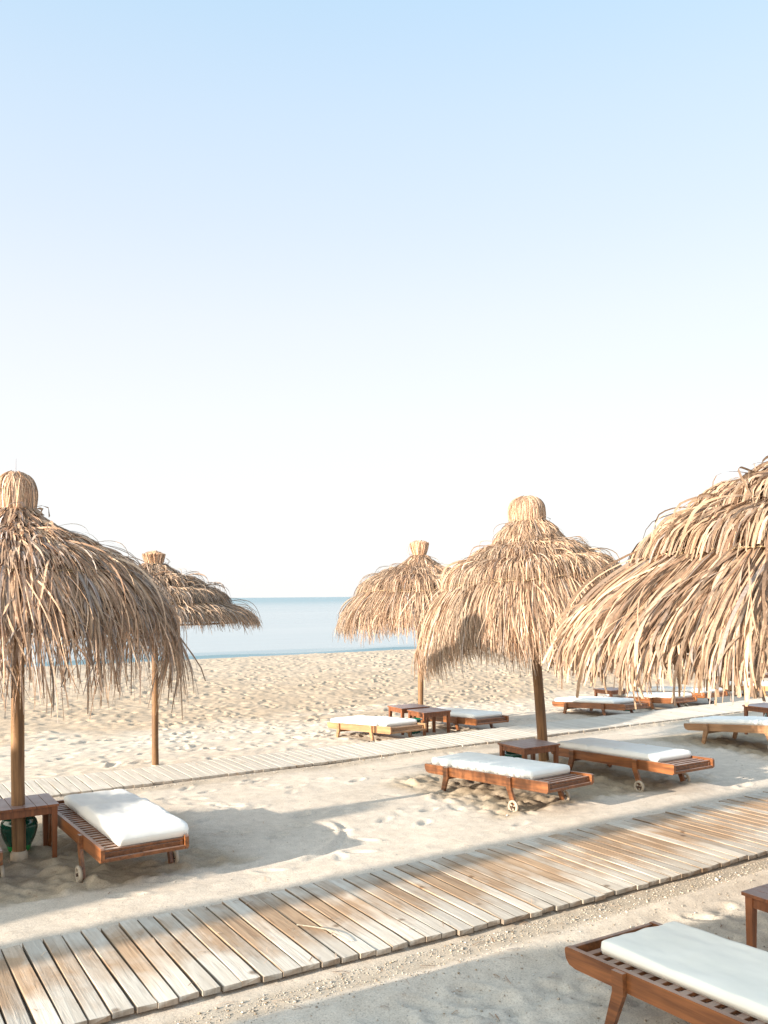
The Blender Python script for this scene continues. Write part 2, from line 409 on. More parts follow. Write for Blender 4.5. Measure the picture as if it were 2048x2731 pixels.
def axis(parts, lo, hi):
    v = []
    for (p, q, s) in parts: v += list(np.arange(p, q, s))
    v.append(parts[-1][1]); s = parts[-1][2]; x = v[-1]
    while x < hi: s *= 1.35; x += s; v.append(x)
    s = parts[0][2]; x = v[0]; pre = []
    while x > lo: s *= 1.35; x -= s; pre.append(x)
    return np.array(pre[::-1] + v)
gx = axis([(-15, -9, .075), (-9, -4.5, .045), (-4.5, 5.5, .030), (5.5, 10, .05), (10, 16, .09)], -700, 700)
gy = axis([(3.3, 8.2, .022), (8.2, 12, .032), (12, 20, .048), (20, 31, .06), (31, 44, .10)], -500, 400)
GX, GY = np.meshgrid(gx, gy)
fxv = GX.ravel(); fyv = GY.ravel()
GZ = ground_z(fxv, fyv).reshape(len(gy), len(gx))
def stamp(x, y, an, L_, W_, dp):
    i0, i1 = np.searchsorted(gx, (x - 2 * L_, x + 2 * L_)); j0, j1 = np.searchsorted(gy, (y - 2 * L_, y + 2 * L_))
    if i1 - i0 < 2 or j1 - j0 < 2: return
    dx = GX[j0:j1, i0:i1] - x; dy = GY[j0:j1, i0:i1] - y
    u = dx * math.cos(an) + dy * math.sin(an); v = -dx * math.sin(an) + dy * math.cos(an); e = np.sqrt((u / L_) ** 2 + (v / W_) ** 2)
    GZ[j0:j1, i0:i1] += -dp * np.exp(-e ** 3) + dp * .55 * np.exp(-((e - 1.35) / .28) ** 2)
for k in range(2600):
    b_ = 11.4 + 17.5 * rf.random(); a_ = rf.uniform(-1.5, 30) ; x_, y_ = xy(a_, b_); stamp(x_, y_, rf.uniform(0, 3.1), rf.uniform(.10, .17), rf.uniform(.05, .09), rf.uniform(.008, .032))
for t_ in range(26):            # trails of single prints
    a_, b_ = rf.uniform(0, 20), rf.uniform(11.5, 27); an = rf.uniform(0, 6.28); x_, y_ = xy(a_, b_)
    for k in range(24):
        an += rf.uniform(-.1, .1); x_ += .62 * math.cos(an); y_ += .62 * math.sin(an); sd2 = .11 * (1 if k % 2 else -1)
        if x_ * B[0] + y_ * B[1] < 11.4: break
        stamp(x_ - sd2 * math.sin(an), y_ + sd2 * math.cos(an), an, .14, .065, .04)
for t_ in range(7):             # faint prints on the packed strip and the foreground
    a_, b_ = rf.uniform(0, 6), rf.choice((1.5, 2.4, 3.3, 6.6, 7.6, 8.8)); an = rf.uniform(.2, 1.0) + math.pi * rf.choice((0, 1)); x_, y_ = xy(a_, b_)
    for k in range(9):
        an += rf.uniform(-.1, .1); x_ += .58 * math.cos(an); y_ += .58 * math.sin(an); sd2 = .10 * (1 if k % 2 else -1); q_ = x_ * B[0] + y_ * B[1]
        if (4.2 < q_ < 6.1) or q_ > 9.9: continue
        stamp(x_ - sd2 * math.sin(an), y_ + sd2 * math.cos(an), an, .13, .05, .012)
for k in range(260):            # kicked-up marks in front
    a_, b_ = rf.uniform(.5, 7), rf.uniform(1.2, 3.9); x_, y_ = xy(a_, b_); stamp(x_, y_, rf.uniform(0, 3.1), rf.uniform(.05, .12), rf.uniform(.03, .06), rf.uniform(.006, .022))
GZ = GZ.ravel()
bb = fxv * B[0] + fyv * B[1]; aa = fxv * A[0] + fyv * A[1]
base = np.array((.605, .53, .45)); loose = np.array((.565, .49, .41)); tan_ = np.array((.43, .335, .245)); wet = np.array((.36, .30, .22)); grey = np.array((.52, .48, .425))
cc = np.repeat(base[None], len(fxv), 0)
def blend(cc, c, wgt): return cc * (1 - wgt[:, None]) + c[None] * wgt[:, None]
wb = (fbm(aa * .6, bb * .9, 101, 4) - .5)
cc = blend(cc, loose, sm(11.0, 11.4, bb))
cc = blend(cc, tan_, sm(14.6, 17.0, bb + wb * 3.0) * .9)
cc = blend(cc, loose * .97, sm(19, 26, bb + wb * 5) * .35)
cc = blend(cc, wet, sm(29.8, 30.6, bb + wb * .6))
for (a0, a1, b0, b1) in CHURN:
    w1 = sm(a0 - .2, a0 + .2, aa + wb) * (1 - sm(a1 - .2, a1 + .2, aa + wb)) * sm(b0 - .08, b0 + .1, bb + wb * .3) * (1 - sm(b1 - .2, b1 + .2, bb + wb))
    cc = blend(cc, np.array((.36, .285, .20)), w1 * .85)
cc = blend(cc, grey, (1 - sm(3.7, 4.3, bb + wb * .3)) * .75)
cc = blend(cc, np.array((.40, .34, .27)), sm(4.2, 4.32, bb + wb * .1) * (1 - sm(4.42, 4.6, bb)) * .8)
cc = blend(cc, np.array((.40, .34, .27)), sm(9.75, 9.95, bb + wb * .3) * (1 - sm(10.05, 10.2, bb)) * .7)
cc = blend(cc, np.array((.48, .43, .37)), sm(.52, .72, fbm(aa * .5, bb * 4, 121, 3)) * (1 - sm(10, 11, bb)) * .25)
nx, ny = len(gx), len(gy)
ii = np.arange(ny - 1)[:, None] * nx + np.arange(nx - 1)[None]
F = np.stack([ii, ii + 1, ii + nx + 1, ii + nx], -1).reshape(-1, 4)
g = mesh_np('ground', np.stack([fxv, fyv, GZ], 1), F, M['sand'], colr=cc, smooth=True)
tag(g, kind='structure')

# ------------------------------------------------------------------ sea
SEA = -.10
sb = [28.6]; 
while sb[-1] < 48: sb.append(sb[-1] + .12)
s = .2
while sb[-1] < 30000: s *= 1.22; sb.append(sb[-1] + s)
sb = np.array(sb)
sa = axis([(-12, 45, .45)], -25000, 25000)
SA, SB = np.meshgrid(sa, sb); SA = SA.ravel(); SB = SB.ravel()
edge = 31.2 + (vn(SA * .12, SA * 0, 7) - .5) * .9
zz = SEA + .11 * np.exp(-((SB - edge - .9) / .22) ** 2) * (.35 + .9 * vn(SA * .25, SA * 0 + 3, 8)) + .07 * np.exp(-((SB - edge - 3.2) / .5) ** 2) * vn(SA * .2, SA * 0 + 9, 9)
zz += (fbm(SA * .3, SB * 1.0, 15, 3) - .5) * .03 * np.exp(-np.clip(SB - 30, 0, 400) / 40)
sc_ = np.array((.30, .35, .375)); near = np.array((.15, .24, .27)); far = np.array((.03, .19, .255))
cs = np.repeat(sc_[None], len(SA), 0)
cs = blend(cs, near, (1 - sm(.6, 5.0, SB - edge)) * .9)
cs = blend(cs, far, sm(70, 500, SB))
foam = np.exp(-((SB - edge + .15) / .16) ** 2) * sm(.42, .6, fbm(SA * .5, SB * 2.0, 19, 3)) 
cs = blend(cs, np.array((.85, .87, .87)), np.clip(foam, 0, 1))
nx, ny = len(sa), len(sb)
ii = np.arange(ny - 1)[:, None] * nx + np.arange(nx - 1)[None]
F = np.stack([ii, ii + 1, ii + nx + 1, ii + nx], -1).reshape(-1, 4)
sea = mesh_np('sea', np.stack([SA, SB, zz], 1), F, M['sea'], colr=cs, smooth=True)
sea.rotation_euler = (0, 0, math.atan2(A[1], A[0])); tag(sea, kind='structure')

# ------------------------------------------------------------------ boardwalks (local x = along, y = across)
def boardwalk(a0, a1, b0, b1, pitch, top, seed, worn_lo, worn_hi, sag=.0, jit=1.0, base=.20):
    r = random.Random(seed); V = []; Fa = []; T = []
    a = a0
    while a < a1:
        wd = pitch * r.uniform(.93, 1.05); gap = (r.uniform(.007, .014) if r.random() > .06 else .024) * (.5 + .5 * jit)
        w0 = a; w1 = a + wd - gap
        e0 = b0 + (.10 * (1 - float(sm(1.2, 4.5, a))) if jit > .9 else 0) + r.uniform(-.012, .012); e1 = b1 + r.uniform(-.018, .018)
        skew = r.uniform(-.006, .006); dz = r.uniform(-.003, .003) * jit; tilt = r.uniform(-.006, .006) * jit; roll = r.uniform(-.002, .002) * jit
        th = .036; bv = .005
        tone = 1 + r.uniform(-.17, .10) * (.4 + .6 * jit); ident = r.random(); ex = r.uniform(-.14, .16)
        ns = 9
        for k in range(ns):
            f = k / (ns - 1); bq = e0 + (e1 - e0) * f; sk = skew * (f - .5) * 2
            dr = .0
            if k in (0, ns - 1): dr = bv
            z = top + dz + tilt * (f - .5) - sag * math.sin(f * math.pi)
            ring = [(w0 + sk, bq, z - th), (w0 + sk, bq, z - bv), (w0 + sk + bv, bq, z - dr + roll), (w1 + sk - bv, bq, z - dr - roll), (w1 + sk, bq, z - bv), (w1 + sk, bq, z - th)]
            n = len(V); V += ring
            # worn, sand-bleached ends versus browner middle (real wear, fixed to the wood)
            wr = worn_lo * math.exp(-((f) / .30) ** 2) + worn_hi * math.exp(-((1 - f) / .22) ** 2) + ex
            wq = max(0, min(1, base + wr)); dk = .62 if jit > .9 else .8  # dk: darker cut sides, tinted to deepen the shade in the gaps
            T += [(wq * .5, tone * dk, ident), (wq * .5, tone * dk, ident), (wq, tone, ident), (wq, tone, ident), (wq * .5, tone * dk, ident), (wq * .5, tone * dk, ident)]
            if k:
                for j in range(6):
                    Fa.append((n - 6 + j, n - 6 + (j + 1) % 6, n + (j + 1) % 6, n + j))
            if k == 0: Fa.append((n + 5, n + 4, n + 3, n + 2, n + 1, n)[::1])
            if k == ns - 1: Fa.append((n, n + 1, n + 2, n + 3, n + 4, n + 5))
        a += wd
    # bearers below
    for q in (b0 + .18, (b0 + b1) / 2, b1 - .18):
        n = len(V); P = [(a0, q - .03, top - .10), (a1, q - .03, top - .10), (a1, q + .03, top - .10), (a0, q + .03, top - .10), (a0, q - .03, top - .038), (a1, q - .03, top - .038), (a1, q + .03, top - .038), (a0, q + .03, top - .038)]
        V += P; T += [(.1, .6, .5)] * 8
        Fa += [tuple(n + i for i in f) for f in [(3, 2, 1, 0), (4, 5, 6, 7), (0, 1, 5, 4), (1, 2, 6, 5), (2, 3, 7, 6), (3, 0, 4, 7)]]
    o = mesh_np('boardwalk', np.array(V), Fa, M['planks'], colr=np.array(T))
    o.rotation_euler = (0, 0, math.atan2(A[1], A[0]))
    return o
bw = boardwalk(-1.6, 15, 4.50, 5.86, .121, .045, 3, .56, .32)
tag(bw, 'weathered wooden plank path crossing the foreground in front of the loungers', None, None, 'structure')
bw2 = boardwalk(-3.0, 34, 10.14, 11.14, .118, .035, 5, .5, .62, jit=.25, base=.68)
tag(bw2, 'pale bleached plank path beyond the loungers, nearer the sea', None, None, 'structure')

# ------------------------------------------------------------------ pebbles and litter
def pebbles():
    N = 21000; r = RNG
    a = np.empty(N); b = np.empty(N); s = np.empty(N)
    n1 = 6500; a[:n1] = r.uniform(-1.2, 11, n1); b[:n1] = 4.49 - np.abs(r.normal(0, .15, n1)); s[:n1] = r.gamma(2.0, .0018, n1) + .0018
    n2 = 1500; a[n1:n1 + n2] = r.uniform(-1, 16, n2); b[n1:n1 + n2] = 10.1 - np.abs(r.normal(0, .09, n2)); s[n1:n1 + n2] = r.gamma(2, .002, n2) + .003
    q = n1 + n2; n3 = 10500; a[q:q + n3] = r.uniform(-.2, 7, n3); b[q:q + n3] = r.uniform(1.4, 4.4, n3); s[q:q + n3] = r.gamma(1.6, .0018, n3) + .0018
    q += n3; n4 = N - q; a[q:] = r.uniform(-1, 14, n4); b[q:] = r.uniform(5.9, 10, n4); s[q:] = r.gamma(1.6, .0016, n4) + .002
    X = a * A[0] + b * B[0]; Y = a * A[1] + b * B[1]; Z = ground_z(X, Y)
    O = np.array([(1, 0, 0), (-.9, .1, 0), (0, 1, .1), (.1, -1, 0), (0, .1, 1), (0, 0, -1)], float)
    th = r.uniform(0, 6.28, N); ct, st = np.cos(th), np.sin(th)
    jit = r.uniform(.6, 1.25, (N, 6, 1)); V = O[None] * jit * s[:, None, None] * np.array((1.0, .75, .55))
    VX = V[..., 0] * ct[:, None] - V[..., 1] * st[:, None]; VY = V[..., 0] * st[:, None] + V[..., 1] * ct[:, None]
    V = np.stack([VX + X[:, None], VY + Y[:, None], V[..., 2] + (Z + s * .25)[:, None]], -1).reshape(-1, 3)
    T = np.array([(0, 2, 4), (2, 1, 4), (1, 3, 4), (3, 0, 4), (2, 0, 5), (1, 2, 5), (3, 1, 5), (0, 3, 5)])
    F = (np.arange(N)[:, None, None] * 6 + T[None]).reshape(-1, 3)
    pal = np.array([(.42, .36, .29), (.55, .49, .42), (.30, .25, .20), (.62, .54, .44), (.75, .73, .70), (.40, .30, .20), (.36, .35, .34)])
    c = pal[r.choice(7, N, p=[.27, .22, .14, .18, .05, .09, .05])] * r.uniform(.6, 1.0, (N, 1))
    o = mesh_np('gravel', V, F, M['stone'], colr=np.repeat(c, 6, 0)); tag(o, 'scattered small pebbles and grit on the sand beside the plank paths', 'gravel', None, 'stuff')
pebbles()

# ------------------------------------------------------------------ thatch
def extend(prof, hang=2.0, bend=.22, ds=.02):
    P = np.array(prof, float); seg = np.hypot(*np.diff(P, axis=0).T); cum = np.concatenate([[0], np.cumsum(seg)])
    S = cum[-1]; s = np.arange(0, S, ds)
    # smooth polyline by catmull-ish: interpolate then box blur
    r = np.interp(s, cum, P[:, 0]); z = np.interp(s, cum, P[:, 1])
    k = 7; pad = lambda v: np.concatenate([v[0] - (v[1:k + 1][::-1] - v[0]), v, v[-1] - (v[-k - 1:-1][::-1] - v[-1])])
    ker = np.ones(2 * k + 1) / (2 * k + 1); r = np.convolve(pad(r), ker, 'valid'); z = np.convolve(pad(z), ker, 'valid')
    if hang > 0:
        an = math.atan2(z[-1] - z[-3], r[-1] - r[-3]); n = int(hang / ds); rr = [r[-1]]; zz = [z[-1]]; d = 0
        for i in range(n):
            d += ds; t = -math.pi / 2 + (an + math.pi / 2) * math.exp(-d / bend)
            rr.append(rr[-1] + math.cos(t) * ds); zz.append(zz[-1] + math.sin(t) * ds)
        r = np.concatenate([r, rr[1:]]); z = np.concatenate([z, zz[1:]])
    tr = np.gradient(r); tz = np.gradient(z); l = np.hypot(tr, tz) + 1e-9
    return dict(r=r, z=z, tr=tr / l, tz=tz / l, ds=ds, S=S, n=len(r))

PAL = np.array([(.52, .345, .19), (.64, .46, .28), (.45, .29, .165), (.31, .185, .10), (.36, .305, .25), (.48, .36, .25)]) * .94 * np.array((1, .975, 1.07))
PAL = (PAL * .86 + PAL.mean(1, keepdims=True) * .14) * 1.10
def strands(E, N, s0, ln, wid, K=8, lift=(.0, .06), drift=.10, curl=.012, weights=(.3, .2, .2, .1, .1, .1), grey=None, rs=None, th=None, taper=.45, flip=1, hangvar=.35, twist=.7, stray=.03, tone=1.0, scal=0.0, clumps=0, pull=.6):
    r = rs
    if th is None: th = r.uniform(0, 2 * np.pi, N)
    s0 = np.broadcast_to(s0, (N,)) ; ln = np.broadcast_to(ln, (N,))
    t = np.linspace(0, 1, K)[None]
    s = s0[:, None] + ln[:, None] * t; idx = np.clip(s / E['ds'], 0, E['n'] - 1.001); i0 = idx.astype(int); f = idx - i0
    g = lambda k: E[k][i0] * (1 - f) + E[k][i0 + 1] * f
    rr, zz, tr, tz = g('r'), g('z'), g('tr'), g('tz')
    nr, nz = -tz * flip, tr * flip
    iss = r.random(N) < stray
    lf = lift[0] + (lift[1] - lift[0]) * r.random((N, 1)) * t ** 1.3 + r.uniform(0, .022, (N, 1)) + np.where(iss[:, None], r.uniform(.02, .12, (N, 1)) * np.sin(t * 3.0), 0)
    lf = lf + scal * (np.clip(t / .7, 0, 1) ** .8 - .75 * np.clip((t - .7) / .3, 0, 1) ** 1.5)
    lf = lf + curl * r.uniform(-1, 1, (N, 1)) * np.sin(t * r.uniform(3, 7, (N, 1)) + r.uniform(0, 6, (N, 1)))
    over = np.clip(s - E['S'], 0, None)
    rr = rr + nr * lf + over * r.normal(0, hangvar * .22, (N, 1)) + (hangvar * .12) * r.normal(0, 1, (N, 1)) * sm(0, .5, over)
    zz = zz + nz * lf
    dr = drift * r.normal(0, 1, (N, 1)) * t + curl * 1.4 * r.normal(0, 1, (N, 1)) * np.sin(t * r.uniform(2, 6, (N, 1)))
    dr = dr + np.where(iss[:, None], r.normal(0, .22, (N, 1)) * t, 0)
    tha = th[:, None] + dr / np.maximum(rr, .12)
    if clumps:
        cw = 2 * np.pi / clumps; ctr = (np.floor(th / cw + .5 * r.random(N)) + .5) * cw; ctr = ctr + (_h(np.floor(th / cw), np.zeros(N), 5) - .5) * cw * .9
        tha = tha + (ctr - th)[:, None] * pull * r.uniform(.3, 1.1, (N, 1)) * sm(.35, 1.0, t)
    cx, sx = np.cos(tha), np.sin(tha)
    P = np.stack([rr * cx, rr * sx, zz], -1)
    tw = r.normal(0, twist, (N, 1)) + r.normal(0, .8, (N, 1)) * t
    lat = np.stack([-sx, cx, np.zeros_like(cx)], -1); nor = np.stack([nr * cx, nr * sx, nz], -1)
    side = lat * np.cos(tw)[..., None] + nor * np.sin(tw)[..., None]
    wv = (wid * r.uniform(.4, 1.0, (N, 1)) ** 1.5 * 1.9 * (1 - (1 - taper) * t ** 2.2))[..., None] * .5
    V = np.stack([P - side * wv, P + side * wv], 2).reshape(-1, 3)
    n = np.arange(N)[:, None] * (2 * K) + np.arange(K - 1)[None] * 2
    F = np.stack([n, n + 1, n + 3, n + 2], -1).reshape(-1, 4)
    ci = r.choice(len(PAL), N, p=np.array(weights) / sum(weights)); c = PAL[ci] * np.exp(r.normal(-.02, .30, (N, 1))) * tone
    if grey is not None:
        gw = np.clip(grey(th % (2 * np.pi)) + r.normal(0, .15, N), 0, 1)[:, None]
        gc = np.array((.33, .27, .215)) * r.uniform(.6, 1.25, (N, 1)); c = c * (1 - gw) + gc * gw
    cv = np.repeat(c[:, None], K, 1); 
    tip = (np.clip(t - .6, 0, 1) * r.uniform(-.2, .9, (N, 1)))[..., None]; cv = cv * (1 - tip * .55) 
    cv = np.repeat(cv.reshape(-1, 3), 2, 0)
    return V, F, cv
def join(parts):
    V = []; F = []; Cc = []; n = 0
    for v, f, c in parts: V.append(v); F.append(f + n); Cc.append(c); n += len(v)
    return np.concatenate(V), np.concatenate(F), np.concatenate(Cc)

def umbrella(label, loc, tilt, prof, knob, tiers, polr, seed, wid=.012, dens=1.0, fringe=(.30, .25), long=0, grey=None, weights=(.3, .2, .2, .1, .1, .1), collar=True, bend=.22, clump=.5, antenna=False, pole_bend=.0, hangvar=.35, kw=1.0, taper=.4, tone=1.0, drift=.10, scal=.095, clumps=110, pull=.7, sparse=.0):
    rs = np.random.default_rng(seed)
    root = empty('beach_umbrella', loc, (tilt[1], tilt[0], 0))
    tag(root, label, 'beach umbrella', 'thatched umbrellas standing on the beach')
    E = extend(prof, 2.0, bend); S = E['S']; zn = prof[0][1]; rn = prof[0][0]; rim = prof[-1]
    # pole
    m = MB(); pts = []; 
    for k in range(15):
        f = k / 14; z = -.25 + (zn + .22) * f
        pts.append((pole_bend * math.sin(f * math.pi) + .004 * math.sin(9 * f + seed), .004 * math.sin(7 * f + seed), z))
    m.tube(pts, [polr * (1.04 - .12 * k / 14 + .015 * math.sin(k * 2.3 + seed)) for k in range(15)], 18); m.build('pole', M['pole'], root, True)
    if collar:
        m = MB(); m.lathe([(polr * 1.0, -.05), (polr * 1.28, -.04), (polr * 1.3, .045), (polr * 1.15, .065), (polr * .98, .07)], 20); m.build('base_collar', M['collar'], root, True)
    # rafters and hoop under the thatch
    hi = int(.97 * S / E['ds'])
    for k in range(8):
        an = k * math.pi / 4 + seed; c, s_ = math.cos(an), math.sin(an); m = MB()
        q = [int(v) for v in np.linspace(4, hi, 7)]
        m.tube([((E['r'][i] - .05) * c, (E['r'][i] - .05) * s_, E['z'][i] - .085) for i in q], .014, 8); m.build('rafter', M['stick'], root, True)
    m = MB(); i = hi; rr = E['r'][i] - .07; zz = E['z'][i] - .10
    m.tube([(rr * math.cos(v), rr * math.sin(v), zz) for v in np.linspace(0, 2 * math.pi, 49)], .012, 8, cap=False); m.build('hoop', M['stick'], root, True)
    # dark under layer of packed straw
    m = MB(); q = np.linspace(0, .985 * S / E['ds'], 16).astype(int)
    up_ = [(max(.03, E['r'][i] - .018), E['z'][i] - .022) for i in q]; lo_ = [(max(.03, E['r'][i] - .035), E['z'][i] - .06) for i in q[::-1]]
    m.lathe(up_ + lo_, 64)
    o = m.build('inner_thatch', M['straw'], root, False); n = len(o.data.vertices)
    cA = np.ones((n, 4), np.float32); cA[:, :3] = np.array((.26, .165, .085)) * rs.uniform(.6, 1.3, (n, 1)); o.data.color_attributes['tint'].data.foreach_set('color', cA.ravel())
    # tiers: each (start fraction, end fraction, how many)
    for j, (f0, f1, cnt) in enumerate(tiers):
        last = j == len(tiers) - 1; N = int(cnt * dens); parts = []
        s0 = S * (f0 + rs.uniform(-.01, .05, N))
        if last:
            th = rs.uniform(0, 2 * np.pi, N)
            cl = vn(th * 4.2 + seed, th * 0 + 2.0, seed); cl2 = vn(th * 11 + seed, th * 0 + 5.0, seed + 1)
            fr = fringe[0] + fringe[1] * (clump * (cl * .6 + cl2 * .6) ** 2 * 1.6 + (1 - clump) * rs.random(N) ** 1.5) + np.minimum(rs.exponential(.035, N), .13)
            start = S * np.clip(f0 + (f1 - f0) * rs.random(N) ** 1.2 * .85, 0, .97)
            fr = np.where(rs.random(N) < sparse, rs.uniform(.0, .16, N), fr); ln = S - start + fr; ln = ln * (1 - .35 * (rs.random(N) < .35) * rs.random(N))
            parts.append(strands(E, N, start, ln, wid, 12, (.0, .05), drift, .014, weights, grey, rs, th, taper, hangvar=hangvar, tone=tone, scal=scal * .5, clumps=clumps, pull=pull, stray=.06 if long > 50 else .03))
            if long:
                n2 = long; th = rs.normal(0, .28, n2) + rs.choice([3.5, 4.1, 4.9, 5.5, 5.9, 2.6, .6], n2)
                parts.append(strands(E, n2, S * .9, rs.uniform(.45, 1.0, n2) * (fringe[0] + fringe[1]) * 1.5, wid * .6, 11, (.0, .03), .05, .02, weights, grey, rs, th, .25, hangvar=.5, tone=tone * .8))
        else:
            ln = S * (f1 - f0) * rs.uniform(.7, 1.15, N)
            parts.append(strands(E, N, s0, ln, wid, 10, (.015, .05), .05, .010, weights, grey, rs, None, taper, tone=tone, scal=scal * (.5 if j == 0 else 1), clumps=int(clumps * (.35 + .25 * j)), pull=.35, stray=.006 if j == 0 else .03))
            # ragged butts where the bundle is tied
            n2 = N // 5; parts.append(strands(E, n2, S * (f0 - .01), rs.uniform(.06, .16, n2), wid, 4, (.02, .06), .05, .01, weights, grey, rs, None, 1.0, tone=tone * .9))
        V, F, cv = join(parts); mesh_np('thatch_layer', V, F, M['straw'], root, cv)
        if j > 0:
            m = MB(); i = int((S * (tiers[j - 1][1] + .01)) / E['ds']); rr = E['r'][i] + .02 + .12 * scal; zz = E['z'][i] + .025 + .12 * scal
            for q_ in range(3):
                m.tube([((rr + .010 * math.sin(5 * v + q_ * 2)) * math.cos(v), (rr + .010 * math.sin(5 * v + q_ * 2)) * math.sin(v), zz + .012 * math.sin(7 * v + j + q_) + .007 * math.sin(23 * v + q_) - .006 * q_) for v in np.linspace(0, 2 * math.pi, 121)], .0045, 5, cap=False); m.build('binding', M['rope'], root, True)
    # topknot
    kind, kr, kh = knob
    if kind == 'round': kp = [(rn, zn - .03), (rn * 1.08, zn + .02), (kr, zn + kh * .45), (kr * .93, zn + kh * .75), (kr * .55, zn + kh * .96), (kr * .12, zn + kh * 1.02)]
    else: kp = [(rn * .9, zn - .03), (rn * .95, zn + .02), (kr * .92, zn + kh * .5), (kr, zn + kh * .85), (kr * .98, zn + kh)]
    EK = extend(kp, 0, ds=.01)
    if kind == 'round':
        p1 = strands(EK, int(1300 * kw), 0, EK['S'] * rs.uniform(.75, 1.0, int(1300 * kw)), wid * .55, 11, (.0, .014), .035, .004, (.33, .34, .18, .07, .03, .1), None, rs, None, .6, flip=-1, twist=.5, stray=.0, tone=tone * 1.08)
        core = kp[:-1] + [(.005, kp[-1][1])]
    else:
        p1 = strands(EK, int(700 * kw), 0, EK['S'] * rs.uniform(.85, 1.02, int(700 * kw)), wid * .75, 6, (-.01, .01), .02, .004, (.35, .45, .1, .02, .0, .1), None, rs, None, .9, flip=-1, twist=.6, stray=.01, tone=tone * 1.25)
        # the cut ends fill the top of the brush
        n3 = 300; q = np.sqrt(rs.random(n3)) * kr * .95; an = rs.uniform(0, 6.283, n3); zt = zn + kh * rs.uniform(.86, 1.0, n3) + .045 * (1 - (q / kr) ** 2)
        b0 = np.stack([q * .6 * np.cos(an), q * .6 * np.sin(an), np.full(n3, zn + .02)], 1); b1 = np.stack([q * np.cos(an), q * np.sin(an), zt], 1); sd_ = np.stack([np.cos(an + 1), np.sin(an + 1), 0 * an], 1) * wid * .5
        V = np.stack([b0 - sd_, b0 + sd_, b1 + sd_, b1 - sd_], 1).reshape(-1, 3); F = np.arange(n3 * 4).reshape(-1, 4); cvv = np.repeat(PAL[rs.choice([0, 1, 5], n3)] * rs.uniform(.9, 1.4, (n3, 1)), 4, 0)
        p1 = join([p1, (V, F, cvv)]); core = kp[:-1] + [(kr * .9, zn + kh * .88), (.005, zn + kh * .88)]
    V, F, cv = p1; tk = mesh_np('topknot', V, F, M['straw'], root, cv)
    m = MB(); m.lathe([(max(.004, r_ * .93), z_) for r_, z_ in core], 24); o = m.build('core', M['straw'], tk, True); n = len(o.data.vertices); cA = np.ones((n, 4), np.float32); cA[:, :3] = (.34, .22, .115); o.data.color_attributes['tint'].data.foreach_set('color', cA.ravel())
    m = MB()
    for dz in (-.008, .008):
        m.tube([((rn * 1.0 + .016) * math.cos(v), (rn * 1.0 + .016) * math.sin(v), zn + dz + .004 * math.sin(3 * v)) for v in np.linspace(0, 2 * math.pi, 41)], .011, 8, cap=False)
    m.build('binding', M['rope'], root, True)
    if antenna:
        m = MB(); m.tube([(.0, 0, zn + kh - .02), (.004, 0, zn + kh + .14)], [.0022, .0012], 6); m.build('wire', M['axle'], root)
    return root

def arc(center, width, amp):           # weathered sector: azimuth window
    return lambda th: amp * np.exp(-((((th - center + np.pi) % (2 * np.pi)) - np.pi) / width) ** 2)
G1 = lambda th: .12 + .22 * np.sin(2 * th + 1)
umbrella('shaggy grey-brown thatched umbrella with long drooping strands at the left edge',
    (-3.12, 7.38, gz(1.23, 7.92)), (0.0, 0.0), [(.125, 2.95), (.22, 2.81), (.42, 2.70), (.72, 2.55), (1.03, 2.36), (1.17, 2.17), (1.24, 1.98)], ('round', .15, .31),
    [(.0, .22, 450), (.14, .42, 1000), (.30, .66, 1700), (.46, 1.0, 3300)], .054, 21, .0135, 1.15, (.10, .46), 150, G1, (.26, .14, .20, .16, .14, .10), True, .16, .85, True, drift=.12, hangvar=.55, scal=.05, clumps=70, pull=.95, tone=1.15, sparse=.58)
umbrella('neat tiered thatched umbrella with short trimmed rim, behind the shaggy one',
    (-3.08, 11.64, gz(3.52, 11.52)), (0, 0), [(.11, 2.74), (.24, 2.57), (.43, 2.47), (.68, 2.34), (.95, 2.18), (1.20, 2.04)], ('brush', .13, .16),
    [(.0, .24, 800), (.18, .50, 1700), (.42, .76, 2600), (.66, 1.0, 3600)], .044, 22, .0095, 1.2, (.10, .10), 0, lambda th: .35 + 0 * th, (.28, .15, .2, .12, .15, .1), True, .40, .2, hangvar=.3, drift=.06)
umbrella('golden thatched umbrella with small flared brush top, behind two small tables',
    (.66, 16.0, gz(9.0, 13.26)), (0, 0), [(.105, 3.08), (.27, 2.88), (.46, 2.76), (.74, 2.66), (1.03, 2.46), (1.25, 2.20), (1.38, 1.98)], ('brush', .155, .27),
    [(.0, .23, 700), (.16, .44, 1400), (.36, .68, 2200), (.58, 1.0, 3400)], .050, 23, .0105, 1.25, (.12, .26), 0, arc(3.3, .7, .6), (.34, .24, .2, .08, .06, .08), False, .22, .4, tone=1.1)
umbrella('golden thatched umbrella with rounded straw knob and leaning pole between two loungers',
    (2.04, 11.13, gz(7.6, 8.39)), (R(-3.6), 0), [(.20, 3.12), (.33, 2.92), (.43, 2.76), (.78, 2.58), (1.04, 2.38), (1.24, 2.12), (1.34, 1.86)], ('round', .22, .31),
    [(.0, .22, 1000), (.16, .44, 1700), (.36, .66, 2400), (.56, 1.0, 4200)], .064, 24, .0105, 1.4, (.16, .42), 0, arc(3.75, .42, .45), (.36, .26, .18, .08, .04, .08), True, .20, .5, pole_bend=-.01, drift=.07, kw=1.6, tone=1.1)
